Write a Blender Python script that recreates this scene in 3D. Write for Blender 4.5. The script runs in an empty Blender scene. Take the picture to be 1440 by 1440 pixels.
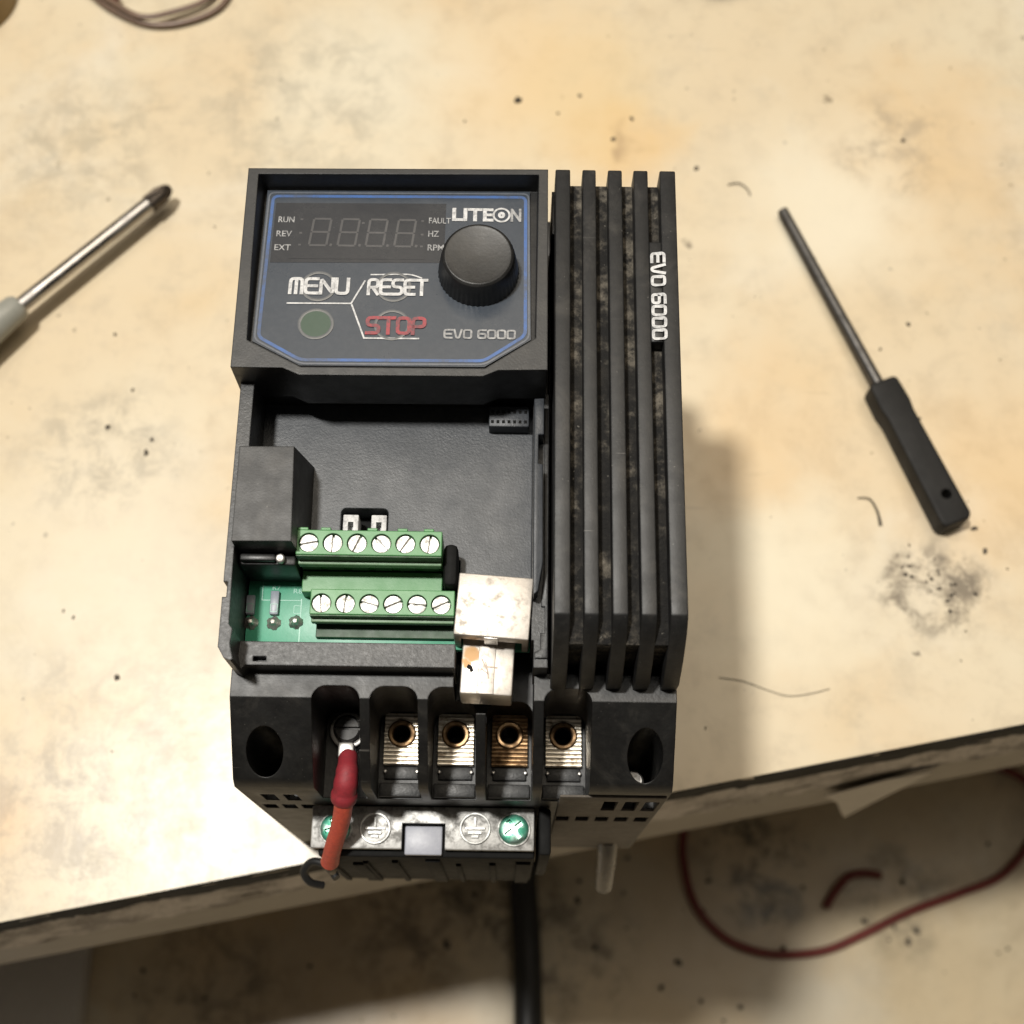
import bpy, bmesh, math, random
from mathutils import Vector, Matrix
random.seed(7)
K = 0.001                      # everything below is written in millimetres
scene = bpy.context.scene
C = scene.collection

# ------------------------------------------------------------------ camera, world, lamp, exposure
cam_data = bpy.data.cameras.new('camera'); cam = bpy.data.objects.new('camera', cam_data); C.objects.link(cam)
cam_data.sensor_width = 36; cam_data.lens = 1945.0/1440.0*36
cam_data.clip_start = 0.01; cam_data.clip_end = 20
cx = Vector((0.999891, 0.013925, 0.004838)); cy = Vector((-0.014740, 0.940804, 0.338630))
cx.normalize(); cz = cx.cross(cy).normalized(); cy = cz.cross(cx).normalized()
cam.matrix_world = Matrix(((cx.x, cy.x, cz.x, 0), (cx.y, cy.y, cz.y, 0), (cx.z, cy.z, cz.z, 308*K), (0, 0, 0, 1)))
cam_data.dof.use_dof = True; cam_data.dof.focus_distance = 0.226; cam_data.dof.aperture_fstop = 21
scene.camera = cam

world = bpy.data.worlds.new('World'); scene.world = world; world.use_nodes = True
wb = world.node_tree.nodes['Background']
wb.inputs[0].default_value = (1.0, 0.88, 0.72, 1); wb.inputs[1].default_value = 0.08

ld = bpy.data.lights.new('desk_lamp_light', 'AREA'); ld.shape = 'DISK'; ld.size = 0.075
ld.energy = 11.6; ld.color = (1.0, 0.97, 0.91)
lamp = bpy.data.objects.new('desk_lamp_light', ld); C.objects.link(lamp)
lamp.location = (-222*K, 162*K, 1032*K)
lamp.rotation_euler = (Vector((0, 60*K, 0)) - lamp.location).to_track_quat('-Z', 'Y').to_euler()

rd = bpy.data.lights.new('overhead_fill', 'AREA'); rd.shape = 'RECTANGLE'; rd.size = 1.6; rd.size_y = 1.0  # added soft fill from overhead, not a known room fixture
rd.energy = 19; rd.color = (1.0, 0.88, 0.71)
fill_lamp = bpy.data.objects.new('overhead_fill', rd); C.objects.link(fill_lamp)
fill_lamp.location = (.25, .75, 1.85)
fill_lamp.rotation_euler = (Vector((0, .06, 0)) - fill_lamp.location).to_track_quat('-Z', 'Y').to_euler()

scene.view_settings.view_transform = 'Standard'; scene.view_settings.look = 'None'
scene.view_settings.exposure = 0; scene.view_settings.gamma = 1
scene.render.engine = 'CYCLES'
scene.cycles.max_bounces = 6

# ------------------------------------------------------------------ materials
class N:
    """tiny node helper"""
    def __init__(s, name):
        s.m = bpy.data.materials.new(name); s.m.use_nodes = True
        s.t = s.m.node_tree; s.b = s.t.nodes['Principled BSDF']
        s.raw = s.t.nodes.new('ShaderNodeTexCoord').outputs['Object']      # each object's own place shifts the grain, so no two alike
        oi = s.t.nodes.new('ShaderNodeObjectInfo'); ad = s.t.nodes.new('ShaderNodeVectorMath')
        s.t.links.new(s.raw, ad.inputs[0]); s.t.links.new(oi.outputs['Location'], ad.inputs[1]); s.co = ad.outputs[0]
    def n(s, kind, **kw):
        d = s.t.nodes.new(kind)
        for k, v in kw.items(): setattr(d, k, v)
        return d
    def link(s, a, b): s.t.links.new(a, b)
    def noise(s, scale, detail=4, rough=.55, co=None, dist=0.0):
        d = s.n('ShaderNodeTexNoise'); d.inputs['Scale'].default_value = scale
        d.inputs['Detail'].default_value = detail; d.inputs['Roughness'].default_value = rough
        d.inputs['Distortion'].default_value = dist
        s.link(co or s.co, d.inputs['Vector']); return d.outputs['Fac']
    def stretch(s, v):
        d = s.n('ShaderNodeMapping'); d.inputs['Scale'].default_value = v; s.link(s.co, d.inputs[0]); return d.outputs[0]
    def shift(s, v):
        d = s.n('ShaderNodeMapping'); d.inputs['Location'].default_value = v; s.link(s.co, d.inputs[0]); return d.outputs[0]
    def ramp(s, fac, a, b, va=(0, 0, 0, 1), vb=(1, 1, 1, 1)):
        d = s.n('ShaderNodeMapRange'); d.interpolation_type = 'SMOOTHSTEP'
        d.inputs[1].default_value = a; d.inputs[2].default_value = b
        s.link(fac, d.inputs[0]); return d.outputs[0]
    def mix(s, fac, a, b):
        d = s.n('ShaderNodeMix', data_type='RGBA')
        for sock, v in ((d.inputs[0], fac), (d.inputs[6], a), (d.inputs[7], b)):
            if hasattr(v, 'links'): s.link(v, sock)
            elif isinstance(v, (int, float)): sock.default_value = v
            else: sock.default_value = tuple(v) + (1,)
        return d.outputs[2]
    def math(s, op, a, b=None):
        d = s.n('ShaderNodeMath', operation=op)
        for i, v in enumerate((a, b)):
            if v is None: continue
            if hasattr(v, 'links'): s.link(v, d.inputs[i])
            else: d.inputs[i].default_value = v
        return d.outputs[0]
    def bump(s, h, strength=.3, dist=.0002, bevel=0):
        d = s.n('ShaderNodeBump'); d.inputs['Strength'].default_value = strength; d.inputs['Distance'].default_value = dist
        s.link(h, d.inputs['Height'])
        if bevel:
            e = s.n('ShaderNodeBevel', samples=4); e.inputs['Radius'].default_value = bevel*K
            s.link(e.outputs[0], d.inputs['Normal'])
        s.link(d.outputs[0], s.b.inputs['Normal'])
    def out(s, color=None, rough=None, metal=None, spec=None):
        for k, v in (('Base Color', color), ('Roughness', rough), ('Metallic', metal), ('Specular IOR Level', spec)):
            if v is None: continue
            if hasattr(v, 'links'): s.link(v, s.b.inputs[k])
            elif isinstance(v, (int, float)): s.b.inputs[k].default_value = v
            else: s.b.inputs[k].default_value = tuple(v) + (1,)
        return s.m

def plastic(name, c, c2, rough=.5, scale=300, grain=2500, strength=.25, bevel=.3, lo=.45, hi=.75, spec=.5, wear=0):
    """moulded plastic: base colour with dusty patches, fine grain and softened edges"""
    s = N(name)
    f = s.ramp(s.noise(scale, 6, .65), lo, hi)
    mot = s.noise(max(900, scale*3), 4, .7)
    f = s.math('ADD', s.math('MULTIPLY', f, .55), s.math('MULTIPLY', s.ramp(mot, .32, .72), .45))
    col = s.mix(f, c, c2)
    if wear:
        sp = s.ramp(s.noise(2300, 2, .5, s.shift((.3, .7, .1))), .73, .80)
        sc = s.n('ShaderNodeMapping'); sc.inputs['Rotation'].default_value = (0, 0, .9); sc.inputs['Scale'].default_value = (70, 2600, 300); s.link(s.co, sc.inputs[0])
        ln = s.ramp(s.noise(1, 2, .5, sc.outputs[0]), .72, .78)
        sc2 = s.n('ShaderNodeMapping'); sc2.inputs['Rotation'].default_value = (0, 0, -.35); sc2.inputs['Scale'].default_value = (110, 3200, 300); s.link(s.co, sc2.inputs[0])
        ln = s.math('MAXIMUM', ln, s.ramp(s.noise(1, 2, .5, sc2.outputs[0]), .73, .79))
        zone = s.ramp(s.noise(45, 3, .6, s.shift((.9, .2, .5))), .46, .62)
        col = s.mix(s.math('MULTIPLY', s.math('MAXIMUM', s.math('MULTIPLY', ln, zone), sp), wear), col, (.17, .16, .145))
        smear = s.ramp(s.noise(95, 6, .7, s.shift((.1, .8, .3)), .8), .50, .72)
        col = s.mix(s.math('MULTIPLY', smear, wear*.22), col, (.12, .11, .095))
    r = s.math('ADD', s.math('MULTIPLY', s.noise(scale*1.7, 3), .25), rough-.12)
    s.bump(s.noise(grain, 3, .6), strength, .0001, bevel)
    return s.out(col, r, 0, spec)

def metal(name, c, c2, rough=.35, scale=250, grain=1500, strength=.15, lo=.4, hi=.7, bevel=.15, m=1.0):
    s = N(name)
    f = s.ramp(s.noise(scale, 6, .65), lo, hi)
    r = s.math('ADD', s.math('MULTIPLY', f, .25), rough)
    s.bump(s.noise(grain, 3, .6), strength, .0001, bevel)
    return s.out(s.mix(f, c, c2), r, m)

def stone(name, seed, dirt=1.0, stains=(), smudges=(), sm_scale=110):
    """stained cream bench top: soft clouds of cream, ochre and grey, specks and smears"""
    s = N(name); s.co = s.raw
    co = s.shift((seed, seed*.7, 0))
    big = s.noise(9, 4, .55, co, .6); mid = s.noise(26, 5, .6, co, .3); fine = s.noise(120, 6, .7, co)
    col = s.mix(s.ramp(big, .38, .62), (.585, .485, .335), (.60, .525, .385))
    col = s.mix(s.math('MULTIPLY', s.ramp(mid, .50, .78), .65), col, (.585, .44, .265))
    pale = s.noise(17, 5, .6, s.shift((seed+3.1, seed, .4)), .4)
    col = s.mix(s.math('MULTIPLY', s.ramp(pale, .50, .72), .65), col, (.62, .575, .475))
    och = s.noise(14, 3, .5, s.shift((seed+7.7, 1.3, .9)), .5)
    col = s.mix(s.math('MULTIPLY', s.ramp(och, .56, .75), .40), col, (.56, .40, .20))
    col = s.mix(s.math('MULTIPLY', s.ramp(fine, .45, .8), .38), col, (.33, .275, .20))
    cl = s.ramp(s.noise(62, 8, .74, s.shift((seed+4.4, 2.2, .3)), .4), .50, .68)
    col = s.mix(s.math('MULTIPLY', cl, .34), col, (.40, .325, .225))
    gm = s.noise(20, 6, .7, s.shift((seed+1.9, 5.2, .1)), .8)
    gf = s.noise(260, 5, .75, co)
    g = s.math('MULTIPLY', s.ramp(gm, .50, .74), s.math('ADD', s.math('MULTIPLY', s.ramp(gf, .35, .75), .75), .25))
    col = s.mix(s.math('MULTIPLY', g, .55*dirt), col, (.27, .22, .155))
    # specks: voronoi cells, only some of them hold a speck
    for sc, thr, keep, dk in ((95, .10, .88, .75), (240, .12, .88, .6), (42, .05, .72, .85)):
        v = s.n('ShaderNodeTexVoronoi'); v.inputs['Scale'].default_value = sc
        w = s.n('ShaderNodeVectorMath', operation='ADD'); nn = s.n('ShaderNodeTexNoise'); nn.inputs['Scale'].default_value = sc*5
        s.link(co, nn.inputs['Vector']); sc_ = s.n('ShaderNodeVectorMath', operation='SCALE'); sc_.inputs['Scale'].default_value = .35/sc
        s.link(nn.outputs['Color'], sc_.inputs[0]); s.link(co, w.inputs[0]); s.link(sc_.outputs[0], w.inputs[1])
        s.link(w.outputs[0], v.inputs['Vector'])
        sep = s.n('ShaderNodeSeparateColor'); s.link(v.outputs['Color'], sep.inputs[0])
        on = s.math('GREATER_THAN', sep.outputs[0], keep)
        size = s.math('MULTIPLY', sep.outputs[1], thr*1.4)
        d = s.math('SUBTRACT', size, v.outputs['Distance'])
        sp = s.math('MULTIPLY', on, s.ramp(d, -.02, .05))
        col = s.mix(s.math('MULTIPLY', sp, dk*min(1, dirt)), col, (.10, .08, .055))
    pin = s.ramp(s.noise(520, 3, .6, s.shift((seed+2.2, .6, .8))), .70, .78)
    pz_ = s.ramp(s.noise(32, 4, .6, s.shift((seed+6.1, 3.3, .2))), .44, .62)
    col = s.mix(s.math('MULTIPLY', s.math('MULTIPLY', pin, pz_), .6), col, (.17, .14, .10))
    st = s.n('ShaderNodeMapping'); st.inputs['Rotation'].default_value = (0, 0, .6); st.inputs['Scale'].default_value = (40, 330, 60); s.link(co, st.inputs[0])
    sm = s.math('MULTIPLY', s.ramp(s.noise(1, 4, .6, st.outputs[0]), .60, .74), s.ramp(s.noise(24, 3, .6, s.shift((seed+8.8, .3, .3))), .50, .66))
    col = s.mix(s.math('MULTIPLY', sm, .40), col, (.30, .25, .18))
    # stains with a place of their own: (x, y, radius, colour, strength)
    warp = s.n('ShaderNodeVectorMath', operation='ADD'); wn = s.n('ShaderNodeTexNoise'); wn.inputs['Scale'].default_value = 60; wn.inputs['Detail'].default_value = 5
    s.link(s.co, wn.inputs['Vector']); ws = s.n('ShaderNodeVectorMath', operation='SCALE'); ws.inputs['Scale'].default_value = .03
    s.link(wn.outputs['Color'], ws.inputs[0]); s.link(s.co, warp.inputs[0]); s.link(ws.outputs[0], warp.inputs[1])
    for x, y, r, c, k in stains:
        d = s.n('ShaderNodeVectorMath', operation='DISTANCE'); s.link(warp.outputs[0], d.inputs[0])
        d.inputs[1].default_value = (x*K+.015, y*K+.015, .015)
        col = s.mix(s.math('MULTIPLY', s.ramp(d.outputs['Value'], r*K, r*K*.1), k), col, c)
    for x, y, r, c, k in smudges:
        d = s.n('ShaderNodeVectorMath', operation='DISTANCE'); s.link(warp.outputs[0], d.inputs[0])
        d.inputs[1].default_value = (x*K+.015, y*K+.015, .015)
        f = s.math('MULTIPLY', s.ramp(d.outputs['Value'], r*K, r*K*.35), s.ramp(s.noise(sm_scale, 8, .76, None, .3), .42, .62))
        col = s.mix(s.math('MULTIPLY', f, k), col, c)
    r = s.math('ADD', s.math('MULTIPLY', fine, .26), .20)
    s.bump(s.noise(420, 5, .6), .08, .0003)
    return s.out(col, r, 0, .42)

M = {}
M['black'] = plastic('black_plastic', (.005, .005, .0052), (.014, .0138, .0135), .46, wear=.45)
M['fin'] = plastic('fin_plastic', (.006, .0061, .0064), (.017, .0168, .0165), .50, 140, spec=.42, wear=.8)
M['satin'] = plastic('satin_black_plastic', (.008, .008, .008), (.016, .016, .0155), .40)
M['deep'] = plastic('dull_black_plastic', (.005, .005, .005), (.009, .009, .0085), .7, spec=.15)
M['slate'] = plastic('slate_grey_plastic', (.020, .024, .030), (.050, .054, .061), .46, 120, 2600, .45, wear=.2)
M['ledge'] = plastic('worn_black_plastic', (.009, .0095, .010), (.042, .042, .043), .46, 700, 2200, .5, wear=.5)
M['relay'] = plastic('matte_black_cover', (.010, .010, .0102), (.024, .0235, .023), .5, 200, wear=.8)
M['body'] = plastic('dusty_black_body', (.004, .004, .004), (.012, .0115, .0105), .46, 160, 1800, .35, wear=.7)
M['endplate'] = plastic('dusty_brown_plate', (.075, .063, .050), (.15, .125, .10), .7, 220, 1800, .3)
M['knob'] = plastic('black_rubber_knob', (.007, .007, .007), (.018, .0175, .017), .42, 260, 1500, .2, wear=.25)
# dusty channel floor
s = N('dusty_channel')
f1 = s.ramp(s.noise(340, 9, .72), .42, .66); f2 = s.ramp(s.noise(75, 7, .72), .45, .60)
col = s.mix(s.math('MULTIPLY', f1, s.math('ADD', s.math('MULTIPLY', f2, .92), .08)), (.009, .0085, .008), (.15, .132, .105))
sp = s.ramp(s.noise(1300, 2, .5), .70, .78)
col = s.mix(s.math('MULTIPLY', sp, .35), col, (.30, .28, .24))
s.bump(s.noise(900, 6, .7), .8, .0006); M['dust'] = s.out(col, .85, 0, .3)
M['panel'] = plastic('grey_overlay_film', (.038, .047, .061), (.056, .064, .077), .30, 90, 1800, .05, 0)
M['display'] = plastic('smoked_window', (.026, .028, .033), (.036, .038, .042), .24, 90, 1800, .03, 0)
M['segment'] = plastic('unlit_segment', (.062, .062, .065), (.085, .083, .085), .35, 90, 1800, .03, 0)
M['blue'] = plastic('blue_border_film', (.055, .125, .33), (.070, .085, .12), .30, 60, 1800, .04, 0, .42, .58)
M['cleared'] = plastic('clear_film_edge', (.10, .11, .13), (.14, .15, .17), .25, 160, 1800, .04, 0)
M['film'] = plastic('button_dome_film', (.11, .115, .12), (.15, .15, .15), .22, 160, 1800, .03, 0)
M['greenbutton'] = plastic('green_button_film', (.045, .075, .055), (.055, .085, .065), .3, 160, 1800, .04, 0)
M['white'] = plastic('white_print', (.58, .58, .58), (.26, .26, .265), .5, 900, 1800, .03, 0, .42, .62)
M['greyprint'] = plastic('faded_white_print', (.36, .36, .36), (.14, .14, .145), .5, 1100, 1800, .03, 0, .4, .60)
M['red'] = plastic('faded_red_print', (.36, .045, .055), (.10, .055, .062), .5, 700, 1800, .03, 0, .36, .58)
M['green'] = plastic('green_terminal_plastic', (.070, .225, .078), (.085, .235, .095), .42, 200, 1500, .1, .12)
M['greenlabel'] = plastic('mottled_dark_green', (.040, .115, .040), (.015, .030, .014), .5, 380, 1500, .15, .05, .42, .62)  # darker, mottled green for the band in front of the screws
M['greenlip'] = plastic('pale_green_lip', (.125, .235, .12), (.10, .16, .085), .45, 300, 1500, .1, .1)
M['greenshade'] = plastic('green_plastic_shade', (.020, .060, .022), (.012, .03, .013), .5, 300, 1500, .1, .05)  # terminal green darkened to paint shade in the wire entries
M['pcb'] = plastic('circuit_board_green', (.045, .26, .155), (.06, .30, .19), .35, 150, 1500, .08, .05)
M['trace'] = plastic('circuit_board_trace', (.13, .34, .25), (.16, .38, .30), .35, 300, 1500, .08, 0)
M['resistor'] = plastic('grey_resistor', (.22, .25, .29), (.16, .18, .21), .4, 300, 1500, .08, .05)
M['steel'] = metal('bright_steel', (.70, .68, .65), (.45, .43, .40), .40, 500)
M['screw'] = metal('zinc_screw', (.66, .65, .63), (.46, .45, .42), .50, 900, 1500, .3)
M['usb'] = metal('nickel_shell', (.56, .52, .475), (.38, .345, .305), .50, 520, 700, .35, .42, .75, .2, .8)
s = N('rusty_plug_shell')
base = s.mix(s.ramp(s.noise(520, 6, .65), .42, .75), (.60, .56, .51), (.40, .36, .32))
wn = s.n('ShaderNodeTexNoise'); wn.inputs['Scale'].default_value = 700; wn.inputs['Detail'].default_value = 6; s.link(s.co, wn.inputs['Vector'])
def patch(x, y, r):
    v = s.n('ShaderNodeVectorMath', operation='SCALE'); v.inputs['Scale'].default_value = .0022; s.link(wn.outputs['Color'], v.inputs[0])
    w = s.n('ShaderNodeVectorMath', operation='ADD'); s.link(s.raw, w.inputs[0]); s.link(v.outputs[0], w.inputs[1])
    d = s.n('ShaderNodeVectorMath', operation='DISTANCE'); s.link(w.outputs[0], d.inputs[0]); d.inputs[1].default_value = ((x+1.1)*K, (y+1.1)*K, 8.9*K)
    return s.ramp(d.outputs['Value'], r*K, r*K*.45)
f1 = patch(-2.5, 2.0, 1.7); f2 = patch(-3.4, .4, 1.1)
ru = s.math('MAXIMUM', f1, f2)
col = s.mix(s.math('MULTIPLY', ru, .85), base, (.62, .34, .12))
s.bump(s.noise(900, 5, .6), .4, .0001, .2)
M['plugmetal'] = s.out(col, s.math('ADD', s.math('MULTIPLY', ru, .25), .48), s.math('SUBTRACT', .8, s.math('MULTIPLY', ru, .75)))
M['nickel'] = metal('nickel_terminal', (.80, .74, .64), (.34, .25, .16), .36, 520, 900, .3, .48, .72)
M['brown'] = metal('tarnished_terminal', (.34, .22, .12), (.14, .085, .045), .42, 420, 900, .25)
M['castsymbol'] = metal('raised_grey_symbol', (.62, .62, .60), (.40, .40, .385), .42, 420, 800, .2, .42, .72, .1, .35)
M['castgrey'] = metal('worn_grey_bracket', (.46, .455, .44), (.20, .195, .185), .46, 520, 900, .5, .40, .66, .2, .35)
M['clip'] = plastic('blue_grey_clip', (.30, .31, .36), (.38, .39, .43), .4, 300)
M['greenmetal'] = metal('green_corroded_screw', (.42, .62, .53), (.08, .33, .23), .35, 420, 900, .3, .40, .58)
M['redsleeve'] = plastic('dark_red_sleeve', (.25, .018, .026), (.14, .014, .020), .62, 500, 1500, .5, .1)
M['redwire'] = plastic('red_wire_insulation', (.50, .075, .040), (.30, .040, .028), .55, 600, 900, .6, 0)
M['darkred'] = plastic('maroon_wire', (.17, .025, .018), (.11, .016, .012), .5, 100, 1500, .1, 0)
M['cable'] = plastic('black_cable', (.010, .010, .010), (.018, .017, .016), .5, 100, 1500, .1, 0)
M['greywire'] = plastic('brown_wire', (.17, .105, .07), (.10, .07, .05), .45, 100, 1500, .1, 0)
M['shaft'] = metal('chromed_shaft', (.42, .40, .38), (.30, .28, .26), .24, 120, 1500, .05)
M['tip'] = metal('dark_tip', (.12, .10, .085), (.07, .06, .05), .35, 300)
M['darkscrew'] = metal('shade_dark_screw', (.02, .019, .018), (.09, .085, .08), .5, 900, 1200, .3, .5, .7, .1, .25)  # screw metal coloured dark for the shade inside its bay
M['blade'] = metal('blackened_blade', (.10, .095, .09), (.06, .055, .05), .35, 200, 1200, .1, .4, .7, .1, .8)
M['handleblack'] = plastic('black_handle', (.009, .0085, .008), (.015, .014, .013), .6, 120, spec=.25)
M['handlegrey'] = plastic('translucent_grey_handle', (.24, .24, .21), (.30, .29, .25), .3, 60, 1500, .05)
M['ochre'] = plastic('ochre_tape', (.22, .14, .035), (.28, .18, .06), .45, 60)
M['edge'] = plastic('black_edge_band', (.007, .006, .005), (.018, .0145, .011), .75, 60, 900, .5, spec=.15)  # nearly black band along the front of the bench
M['core'] = plastic('rough_grey_core', (.68, .62, .56), (.16, .135, .11), .85, 75, 500, 1.0, 0, .42, .60)
M['apron'] = plastic('dull_white_apron', (.33, .29, .235), (.25, .215, .17), .6, 40, 900, .2)
M['board'] = plastic('plain_grey_board', (.55, .52, .48), (.47, .44, .40), .6, 20, 900, .1)
M['paper'] = plastic('torn_paper', (.62, .57, .50), (.50, .46, .40), .7, 100)
M['crumb'] = plastic('dark_crumb', (.035, .03, .024), (.11, .09, .065), .8, 600)
M['clear'] = plastic('cloudy_plastic', (.30, .28, .25), (.36, .33, .30), .25, 100)
M['clear'].node_tree.nodes['Principled BSDF'].inputs['Transmission Weight'].default_value = .55
O_ = (.62, .40, .17)
M['stone'] = stone('stained_cream_stone', 0.0, 1.0,
    stains=[(26, 213, 22, O_, .6), (18, 228, 34, (.60, .46, .24), .45), (27, 213, 5, (.30, .20, .11), .6), (108, 215, 40, O_, .4), (64, 132, 34, O_, .35),
            (118, 120, 40, O_, .4), (-120, 34, 30, (.60, .34, .13), .45), (-60, 118, 22, (.66, .46, .22), .5), (-2, 236, 40, (.66, .45, .22), .35),
            (80, 196, 38, (.68, .62, .49), .8), (62, 92, 30, (.66, .60, .46), .8), (-92, 100, 45, (.66, .59, .46), .6), (-40, 232, 36, (.62, .57, .45), .7)],
    smudges=[(98.5, 94.5, 15, (.12, .095, .065), .9), (-98, 124, 24, (.26, .23, .18), .5), (-88, 52, 34, (.30, .26, .20), .45),
             (-112, 212, 30, (.28, .25, .19), .45), (-58, 224, 40, (.30, .27, .21), .45), (100, 214, 20, (.28, .23, .17), .5), (-100, 30, 34, (.26, .21, .16), .45)])
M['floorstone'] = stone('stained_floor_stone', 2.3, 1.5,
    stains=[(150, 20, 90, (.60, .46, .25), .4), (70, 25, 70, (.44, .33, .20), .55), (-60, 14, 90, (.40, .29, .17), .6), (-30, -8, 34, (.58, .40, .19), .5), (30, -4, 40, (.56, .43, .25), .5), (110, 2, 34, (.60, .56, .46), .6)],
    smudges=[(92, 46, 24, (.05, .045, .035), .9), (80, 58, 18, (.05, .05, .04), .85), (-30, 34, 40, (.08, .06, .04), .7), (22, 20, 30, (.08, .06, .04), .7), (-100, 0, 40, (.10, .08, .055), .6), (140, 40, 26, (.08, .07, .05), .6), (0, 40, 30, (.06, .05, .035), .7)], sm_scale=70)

# ------------------------------------------------------------------ mesh helpers (mm)
WORLD0 = {}
def worldloc(o): return WORLD0.get(o.name, Vector((0, 0, 0)))
def empty(name, loc, label, cat, group=None):
    o = bpy.data.objects.new(name, None); C.objects.link(o); o.empty_display_size = .01
    o.location = Vector(loc)*K; WORLD0[o.name] = Vector(loc)
    o['label'] = label; o['category'] = cat
    if group: o['group'] = group
    return o
def obj(name, bm, m, parent=None, label=None, origin=None, flat=False, kind=None, cat=None, angle=32):
    if isinstance(bm, bmesh.types.BMesh):
        vs = [v.co for v in bm.verts]
        lo = Vector((min(v.x for v in vs), min(v.y for v in vs), min(v.z for v in vs)))
        hi = Vector((max(v.x for v in vs), max(v.y for v in vs), max(v.z for v in vs)))
        org = Vector(origin) if origin is not None else Vector(((lo.x+hi.x)/2, (lo.y+hi.y)/2, lo.z))
        bmesh.ops.recalc_face_normals(bm, faces=bm.faces[:])
        for v in bm.verts: v.co = (v.co-org)*K
        me = bpy.data.meshes.new(name); bm.to_mesh(me); bm.free()
    for p in me.polygons: p.use_smooth = not flat
    if not flat: me.set_sharp_from_angle(angle=math.radians(angle))
    me.materials.append(M[m])
    o = bpy.data.objects.new(name, me); C.objects.link(o)
    WORLD0[o.name] = org
    if parent is not None:
        o.parent = parent; o.location = (org-worldloc(parent))*K
    else: o.location = org*K
    if label: o['label'] = label
    if cat: o['category'] = cat
    if kind: o['kind'] = kind
    return o
def new(): return bmesh.new()
def bevel(bm, r, seg=2, ang=30):
    es = [e for e in bm.edges if len(e.link_faces) == 2 and e.calc_face_angle(0) > math.radians(ang)]
    if r > 0 and es: bmesh.ops.bevel(bm, geom=es, offset=r, segments=seg, affect='EDGES', profile=.5, clamp_overlap=True)
    return bm
def join(bm, other):
    me = bpy.data.meshes.new('tmp'); other.to_mesh(me); other.free(); bm.from_mesh(me); bpy.data.meshes.remove(me); return bm
def prism(pts, z0, z1, bev=0, axis='z', seg=2):
    """polygon pts extruded along an axis: z: (x,y); x: (y,z); y: (x,z)"""
    bm = new()
    def P(a, b, h):
        return (a, b, h) if axis == 'z' else ((h, a, b) if axis == 'x' else (a, h, b))
    f = bm.faces.new([bm.verts.new(P(a, b, z0)) for a, b in pts])
    r = bmesh.ops.extrude_face_region(bm, geom=[f])
    d = Vector(P(0, 0, z1-z0))
    for v in r['geom']:
        if isinstance(v, bmesh.types.BMVert): v.co += d
    bmesh.ops.recalc_face_normals(bm, faces=bm.faces[:])
    return bevel(bm, bev, seg)
def box(x0, x1, y0, y1, z0, z1, bev=0, seg=2):
    return prism([(x0, y0), (x1, y0), (x1, y1), (x0, y1)], z0, z1, bev, 'z', seg)
def lathe(prof, c, n=40, axis='z', fn=None):
    """prof = [(r, h)...] turned about a vertical axis through c; open ends closed when r > 0"""
    bm = new(); rings = []
    for i, (r, hgt) in enumerate(prof):
        ring = []
        for k in range(n):
            a = 2*math.pi*k/n; rr = fn(r, k, i) if fn else r
            p = (rr*math.cos(a), rr*math.sin(a), hgt)
            ring.append(bm.verts.new((c[0]+p[0], c[1]+p[1], c[2]+p[2])))
        rings.append(ring)
    for a, b in zip(rings, rings[1:]):
        for k in range(n):
            bm.faces.new((a[k], a[(k+1) % n], b[(k+1) % n], b[k]))
    bm.faces.new(rings[0]); bm.faces.new(rings[-1])
    return bm
def annulus(r0, r1, c, z0, z1, n=40):
    bm = new(); rings = []
    mid = (z1-z0)*.35
    for r, z in ((r0, z0), (r0, z1-mid*.4), ((r0*3+r1)/4, z1), ((r0+3*r1)/4, z1), (r1, z1-mid*.4), (r1, z0)):
        rings.append([bm.verts.new((c[0]+r*math.cos(2*math.pi*k/n), c[1]+r*math.sin(2*math.pi*k/n), z)) for k in range(n)])
    for a, b in zip(rings, rings[1:]+rings[:1]):
        for k in range(n): bm.faces.new((a[k], a[(k+1) % n], b[(k+1) % n], b[k]))
    return bm
def spline(pts, n=8):
    pts = [Vector(p) for p in pts]; out = []
    for i in range(len(pts)-1):
        p0 = pts[max(i-1, 0)]; p1 = pts[i]; p2 = pts[i+1]; p3 = pts[min(i+2, len(pts)-1)]
        for k in range(n):
            t = k/n
            out.append(.5*((2*p1)+(p2-p0)*t+(2*p0-5*p1+4*p2-p3)*t*t+(3*p1-p0-3*p2+p3)*t**3))
    return out+[pts[-1]]
def tube(pts, r, n=14, smooth=8):
    """round cable along pts; r a number or a function of 0..1"""
    P = spline(pts, smooth) if smooth else [Vector(p) for p in pts]
    bm = new(); rings = []; up = Vector((.13, .21, .97)).normalized()
    for i, p in enumerate(P):
        t = (P[min(i+1, len(P)-1)]-P[max(i-1, 0)]).normalized()
        a = t.cross(up)
        if a.length < .05: a = t.cross(Vector((1, 0, 0)))
        a.normalize(); b = a.cross(t).normalized(); up = b
        rr = r(i/(len(P)-1)) if callable(r) else r
        rings.append([bm.verts.new(p+rr*(math.cos(2*math.pi*k/n)*a+math.sin(2*math.pi*k/n)*b)) for k in range(n)])
    for a, b in zip(rings, rings[1:]):
        for k in range(n): bm.faces.new((a[k], a[(k+1) % n], b[(k+1) % n], b[k]))
    bm.faces.new(rings[0]); bm.faces.new(rings[-1])
    return bm
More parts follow.
